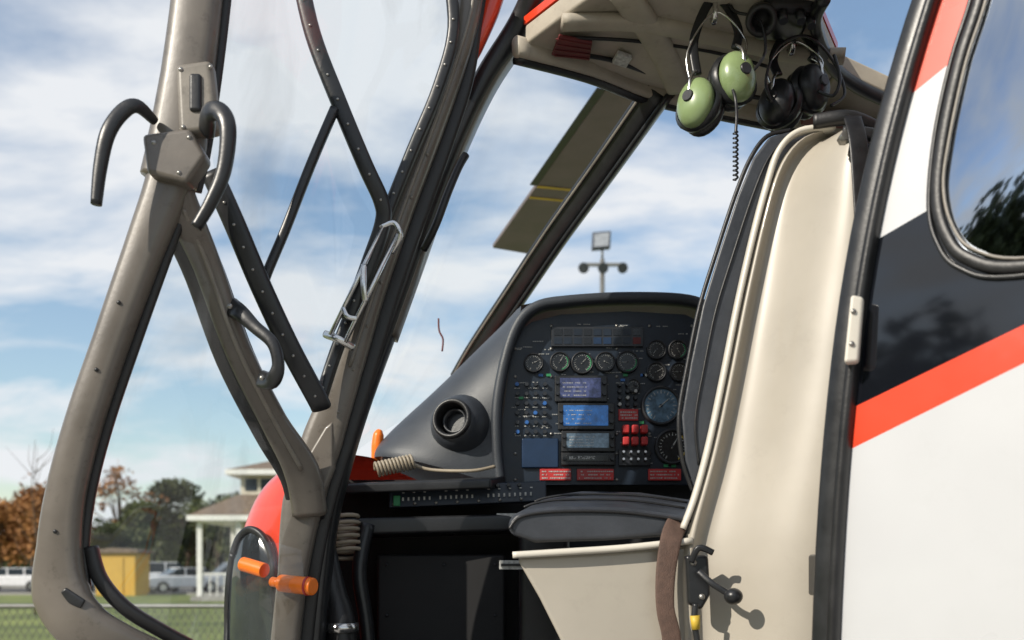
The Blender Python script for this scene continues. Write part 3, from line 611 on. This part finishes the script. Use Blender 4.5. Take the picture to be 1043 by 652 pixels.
# ================================================================= SETTING
M['grass']=pmat('grass',(.10,.14,.030),.9,0,.45,.35,.5,bscale=12,col2=(.20,.235,.06))
M['asph']=pmat('asphalt',(.06,.06,.06),.85,0,.2,3)
M['conc']=pmat('concrete_apron',(.30,.29,.27),.85,0,.15,1.5,.3)
M['paint']=pmat('road_paint',(.75,.75,.72),.7)
M['leaf']=pmat('foliage_green',(.035,.055,.02),.8,0,.55,.35,col2=(.10,.115,.035))
M['leafa']=pmat('foliage_autumn',(.26,.085,.025),.8,0,.5,.5,col2=(.38,.18,.05))
M['bark']=pmat('bark',(.09,.065,.045),.9)
M['galv']=pmat('galvanised_wire',(.20,.20,.19),.5,.4)
M['wall']=pmat('cream_wall',(.62,.56,.45),.8)
M['trim']=pmat('white_trim',(.75,.74,.70),.6)
M['shing']=pmat('brown_shingles',(.17,.125,.09),.9,0,.35,6,.5)
M['winb']=pmat('building_window',(.03,.04,.05),.15)
M['yel']=pmat('ochre_shed',(.55,.33,.05),.7)
M['carw']=pmat('car_white',(.78,.78,.78),.3,coat=.6)
M['cars']=pmat('car_silver',(.40,.41,.43),.3,.3,coat=.6)
M['card']=pmat('car_dark',(.04,.045,.06),.3,coat=.6)
M['tyre']=pmat('tyre',(.02,.02,.02),.8)
def sheet(nm,x0,x1,y0,y1,z,mat): return mo(nm,[(x0,y0,z),(x1,y0,z),(x1,y1,z),(x0,y1,z)],[(0,1,2,3)],mat)
sheet('ground',-900,900,-900,1200,0,'grass')
sheet('concrete_apron',-3.5,30,-30,8,.004,'conc')
sheet('parking_lot',-70,60,52,72,.004,'asph')
kerb=empty('kerb'); box('kerb_stone',-70,60,51.7,52,0,.12,'conc',kerb); box('kerb_stone_far',-70,60,72,72.3,0,.12,'conc',kerb)
pk=empty('parking_markings')
for k in range(30): mo('bay_line_%d'%k,[(-60+k*3,58,.008),(-59.88+k*3,58,.008),(-59.88+k*3,64,.008),(-60+k*3,64,.008)],[(0,1,2,3)],'paint',pk)
fe=empty('chain_link_fence')
fy=9.0; ft=.93
for k in range(8):
    x=-10.1+k*2.6; cyl('post_%d'%k,(x,fy,0),(x,fy,ft+.05),.03,.03,'galv',fe,10)
cyl('top_rail',(-10.1,fy,ft),(8.1,fy,ft),.02,.02,'galv',fe,8)
vs=[];fs=[]
def wire(a,b,r=.0026):
    a=V(a);b=V(b);d=(b-a).normalized(); p=V((-d.z,0,d.x))*r; i=len(vs)
    vs.extend([a-p,a+p,b+p,b-p]); fs.append((i,i+1,i+2,i+3))
    i=len(vs); o=V((0,r,0)); vs.extend([a-o,a+o,b+o,b-o]); fs.append((i,i+1,i+2,i+3))
for k in range(int(17.6/.07)):
    x=-10.1+k*.07; wire((x,fy,0.02),(x+.55,fy,ft)); wire((x+.55,fy+.006,0.02),(x,fy+.006,ft))
mo('wire_mesh',vs,fs,'galv',fe)
def leaves(vs,fs,c,r,n,sz):
    for _ in range(n):
        while 1:
            p=V((R()*2-1,R()*2-1,R()*2-1))
            if p.length<=1: break
        p=p*(.55+.45*p.length)
        q_=V(c)+V((p.x*r[0],p.y*r[1],p.z*r[2]))
        a=V((R()-.5,R()-.5,R()-.5)).normalized()*sz*(.5+R()); b=a.cross(V((R()-.5,R()-.5,R()-.5))).normalized()*sz*(.4+R()*.6)
        i=len(vs); vs.extend([q_-a,q_+b,q_+a,q_-b]); fs.append((i,i+1,i+2,i+3))
def tree(nm,x,y,h,w,mat,dens=1.0,sz=.3):
    e=empty(nm)
    sweep('trunk',[(x,y,0),(x+.1*R(),y,h*.25),(x+.3*(R()-.5),y,h*.5),(x,y,h*.75)],[h*.045,h*.035,h*.025,h*.01],[h*.045,h*.035,h*.025,h*.01],'bark',e,n=8,power=2)
    vs=[];fs=[]
    for k in range(14):
        a=R()*6.28; rr=w*.5*(.3+.65*R()); z=h*(.34+.58*R())
        if z>h*.75: rr*=.6
        cx,cy=x+rr*math.cos(a),y+rr*math.sin(a)*.7
        sweep('limb_%d'%k,[(x,y,h*(.22+.3*R())),((x+cx)/2,(y+cy)/2,z*.85),(cx,cy,z)],[h*.016,h*.01,h*.004],[h*.016,h*.01,h*.004],'bark',e,n=6,power=2,res=3)
        s=w*(.12+.12*R()); leaves(vs,fs,(cx,cy,z+s*.1),(s,s,s*.75),int(420*dens),sz)
    leaves(vs,fs,(x,y,h*.84),(w*.2,w*.2,h*.14),int(300*dens),sz)
    mo('crown',vs,fs,mat,e)
for (x,y,h,w,m,d) in [(-45,92,9.5,9,'leafa',.8),(-49.5,95,8.5,9,'leafa',.9),(-41,88,8.0,6,'leafa',.7),(-38,95,12.3,7,'leafa',.14),(-35.5,93,7.5,7,'leaf',1.0),(-33,100,10.5,9,'leaf',1.1),(-28.5,95,8.0,8,'leaf',1.1),(-25,92,8.0,7,'leaf',1.1),(-51,104,8.0,9,'leaf',.9)]:
    tree('tree',x,y,h,w,m,d,.22)
def mass(nm,x0,x1,y,h,step,dens,mat='leaf',sz=.9):
    vs=[];fs=[]; x=x0
    while x<x1:
        hh=h*(.55+.7*R()); yy=y+8*(R()-.5)
        leaves(vs,fs,(x,yy,hh*.5),(step*1.0,step*.7,hh*.55),dens,sz); x+=step*.7
    mo(nm,vs,fs,mat)
mass('distant_tree_line',-150,-24,135,7.0,6,700,sz=.5)
mass('distant_tree_line',-24,150,150,6,8,300,sz=.9)
vs=[];fs=[]
for k in range(56):
    a=math.radians(176+k*1.6); rr=46+8*R(); h=(8+9*R())
    leaves(vs,fs,(rr*math.cos(a),rr*math.sin(a),h*.5),(3.2,3.2,h*.55),420,.6)
mo('tree_line',vs,fs,'leaf')
sh=empty('bare_sapling')
sx,sy=-13.6,28
sweep('stem',[(sx,sy,0),(sx+.05,sy,2),(sx-.1,sy,3.6),(sx,sy,5.0)],[.08,.05,.03,.012],[.08,.05,.03,.012],'bark',sh,n=6,power=2)
for k in range(22):
    z=1.0+R()*3.4; dx=(R()-.5)*1.7
    sweep('twig_%d'%k,[(sx,sy,z),(sx+dx*.5,sy+.2*(R()-.5),z+.35),(sx+dx,sy+(R()-.5),z+.9)],[.022,.014,.006],[.022,.014,.006],'bark',sh,n=5,power=2,res=3)
vs=[];fs=[]; leaves(vs,fs,(sx,sy,2.6),(.8,.5,1.5),160,.05); mo('last_leaves',vs,fs,'leafa',sh)
pv=empty('pavilion_building')
def hip(nm,x,y,z,w,d,h,f,mat='shing'):
    a=[(x-w,y-d,z),(x+w,y-d,z),(x+w,y+d,z),(x-w,y+d,z)]; b=[(x-w*f,y-d*f,z+h),(x+w*f,y-d*f,z+h),(x+w*f,y+d*f,z+h),(x-w*f,y+d*f,z+h)]
    mo(nm,a+b,[(0,3,2,1),(4,5,6,7),(0,1,5,4),(1,2,6,5),(2,3,7,6),(3,0,4,7)],mat,pv)
    box(nm+'_fascia',x-w-.03,x+w+.03,y-d-.03,y+d+.03,z-.22,z-.003,'trim',pv)
X0,by=-10.7,44.0
hip('lower_roof',X0,by,3.60,2.9,2.9,1.0,.42)
box('cupola_wall',X0-1.15,X0+1.15,by-1.15,by+1.15,4.4,5.45,'wall',pv)
for k in range(3): box('cupola_window_%d'%k,X0-.95+k*.68,X0-.42+k*.68,by-1.17,by-1.14,4.75,5.3,'winb',pv)
hip('upper_roof',X0,by,5.65,1.65,1.65,.55,.05)
for ix in range(4):
    for iy in (0,1):
        px=X0-2.5+ix*1.66; py=by-2.5+iy*5
        box('column_%d_%d'%(ix,iy),px-.1,px+.1,py-.1,py+.1,.2,3.38,'trim',pv)
box('deck',X0-2.8,X0+2.8,by-2.8,by+2.8,0,.2,'conc',pv)
box('core_wall',X0-1.3,X0+1.6,by-1.2,by+1.4,.2,3.35,'wall',pv)
box('core_door',X0-.9,X0-.1,by-1.23,by-1.2,.2,2.3,'winb',pv)
box('rail',X0-2.5,X0+2.5,by-2.54,by-2.48,1.1,1.18,'trim',pv)
for k in range(16): box('baluster_%d'%k,X0-2.4+k*.31,X0-2.36+k*.31,by-2.53,by-2.49,.2,1.1,'trim',pv)
sd=empty('storage_shed')
box('walls',-21.2,-19.2,50,52,0,2.2,'yel',sd,.02)
prism('roof',[(-21.4,49.8,2.2),(-19.0,49.8,2.2),(-19.0,49.8,2.32),(-20.2,49.8,2.45),(-21.4,49.8,2.32)],(0,2.4,0),'shing',sd)
box('door',-20.6,-19.8,49.96,49.995,.05,1.95,'yel',sd,.01)
def car(x,y,mat,suv=0,rot=0.0):
    e=empty('parked_car',loc=(x,y,0)); h=.35*suv
    body=[(-2.2,0,.35),(-2.25,0,.7),(-2.15,0,.92+h*.4),(-1.2,0,1.0+h*.5),(1.9,0,1.0+h*.5),(2.2,0,.9+h*.4),(2.25,0,.4),(1.85,0,.32),(-1.85,0,.32)]
    prism('body',[(a,-.88,c_) for a,b,c_ in body],(0,1.76,0),mat,e,.09)
    cab=[(-1.15,0,1.0+h*.5),(-.45,0,1.42+h),(1.2 if not suv else 1.7,0,1.42+h),(1.85 if not suv else 2.1,0,1.0+h*.5)]
    prism('greenhouse',[(a,-.76,c_) for a,b,c_ in cab],(0,1.52,0),'winb',e,.05)
    rx1=1.15 if not suv else 1.65
    box('roof',-.42,rx1,-.72,.72,1.41+h,1.46+h,mat,e,.02)
    for a in(-.1 ,.9): box('pillar_%d'%int(a*10+2),a,a+.08,-.785,.785,1.0+h*.5,1.43+h,mat,e)
    for i,(wx,wy) in enumerate([(-1.4,-.9),(1.4,-.9),(-1.4,.7),(1.4,.7)]):
        cyl('tyre_%d'%i,(wx,wy,.34),(wx,wy+.2,.34),.34,.34,'tyre',e,18); cyl('rim_%d'%i,(wx,wy-.01,.34),(wx,wy,.34),.2,.2,'chrome',e,14)
    box('headlight',-2.24,-2.1,-.8,-.4,.68,.82,'paint',e,.02)
    e.rotation_euler=(0,0,rot)
car(-22.3,60,'carw',1,.5); car(-19.2,57,'carw',0,.7); car(-17.6,62,'cars',1,.6); car(-31,61,'carw',0,.1); car(-27.0,60.5,'cars',1,.9); car(-34.5,60,'carw',1,.6)
fp=empty('floodlight_pole'); px,py=2.3,25
cyl('pole',(px,py,0),(px,py,9.2),.09,.06,'galv',fp,12)
box('crossarm',px-.5,px+.5,py-.04,py+.04,9.02,9.1,'galv',fp,.01)
for k,o in enumerate((-.45,0,.45)):
    cyl('lamp_neck_%d'%k,(px+o,py,9.06),(px+o,py-.05,8.93),.03,.03,'galv',fp,8); cyl('lamp_%d'%k,(px+o,py-.02,9.0),(px+o+(o*.1),py-.25,8.9),.06,.14,'card',fp,14,.01)
cyl('upper_neck',(px,py,9.2),(px,py,9.5),.03,.03,'galv',fp,8)
prism('flood_head',[(px-.28,py-.1,9.42),(px+.2,py-.1,9.46),(px+.22,py-.1,9.9),(px-.26,py-.1,9.86)],(0,.18,0),'card',fp,.03)
prism('flood_lens',[(px-.22,py-.11,9.48),(px+.15,py-.11,9.51),(px+.17,py-.11,9.85),(px-.21,py-.11,9.81)],(0,.008,0),'cars',fp)
# ================================================================= LIGHT & CAMERA
sd_=V((-.66,-.54,.55)).normalized()
el=math.asin(sd_.z); az=math.atan2(sd_.x,sd_.y)
w=bpy.data.worlds.new('World'); sc.world=w; w.use_nodes=True
nt=w.node_tree; nt.nodes.clear(); N=nt.nodes.new; Lk=nt.links.new
out=N('ShaderNodeOutputWorld'); bg=N('ShaderNodeBackground'); bg.inputs[1].default_value=.15; Lk(bg.outputs[0],out.inputs[0])
sk=N('ShaderNodeTexSky'); sk.sky_type='NISHITA'; sk.sun_disc=False; sk.sun_elevation=el; sk.sun_rotation=az; sk.air_density=1.25; sk.dust_density=.4; sk.ozone_density=2.0
tc=N('ShaderNodeTexCoord'); sp=N('ShaderNodeSeparateXYZ'); Lk(tc.outputs['Generated'],sp.inputs[0])
az_=N('ShaderNodeMath'); az_.operation='ABSOLUTE'; Lk(sp.outputs[2],az_.inputs[0])
ad=N('ShaderNodeMath'); ad.operation='ADD'; ad.inputs[1].default_value=.22; Lk(az_.outputs[0],ad.inputs[0])
dx=N('ShaderNodeMath'); dx.operation='DIVIDE'; Lk(sp.outputs[0],dx.inputs[0]); Lk(ad.outputs[0],dx.inputs[1])
dy=N('ShaderNodeMath'); dy.operation='DIVIDE'; Lk(sp.outputs[1],dy.inputs[0]); Lk(ad.outputs[0],dy.inputs[1])
cb=N('ShaderNodeCombineXYZ'); Lk(dx.outputs[0],cb.inputs[0]); Lk(dy.outputs[0],cb.inputs[1])
mp=N('ShaderNodeMapping'); mp.inputs['Location'].default_value=(2.3,.7,0); mp.inputs['Rotation'].default_value=(0,0,.25); mp.inputs['Scale'].default_value=(.9,1.3,1); Lk(cb.outputs[0],mp.inputs[0])
n1=N('ShaderNodeTexNoise'); n1.inputs['Scale'].default_value=2.0; n1.inputs['Detail'].default_value=7; n1.inputs['Roughness'].default_value=.55; n1.inputs['Distortion'].default_value=.3; Lk(mp.outputs[0],n1.inputs['Vector'])
rp=N('ShaderNodeValToRGB'); rp.color_ramp.elements[0].position=.40; rp.color_ramp.elements[1].position=.59; rp.color_ramp.elements[0].color=(.04,.04,.04,1); rp.color_ramp.elements[1].color=(.97,.97,.97,1); Lk(n1.outputs[0],rp.inputs[0])
mx=N('ShaderNodeMix'); mx.data_type='RGBA'; Lk(rp.outputs[0],mx.inputs[0]); Lk(sk.outputs[0],mx.inputs[6]); mx.inputs[7].default_value=(5.7,5.85,6.05,1)
Lk(mx.outputs[2],bg.inputs[0])
sl=bpy.data.lights.new('sun','SUN'); sl.energy=5.0; sl.angle=math.radians(.53); sl.color=(1,.92,.80)
so=bpy.data.objects.new('sun',sl); so.rotation_euler=sd_.to_track_quat('Z','Y').to_euler(); sc.collection.objects.link(so)
cm=bpy.data.cameras.new('camera'); co=bpy.data.objects.new('camera',cm); sc.collection.objects.link(co); sc.camera=co
co.location=(0,0,1.25); co.rotation_euler=(math.radians(90),0,0)
cm.sensor_width=36; cm.lens=34.5; cm.shift_y=.2454; cm.clip_start=.05; cm.clip_end=3000
cm.dof.use_dof=True; cm.dof.focus_distance=2.45; cm.dof.aperture_fstop=3.2
sc.view_settings.view_transform='Standard'; sc.view_settings.look='None'; sc.view_settings.exposure=0
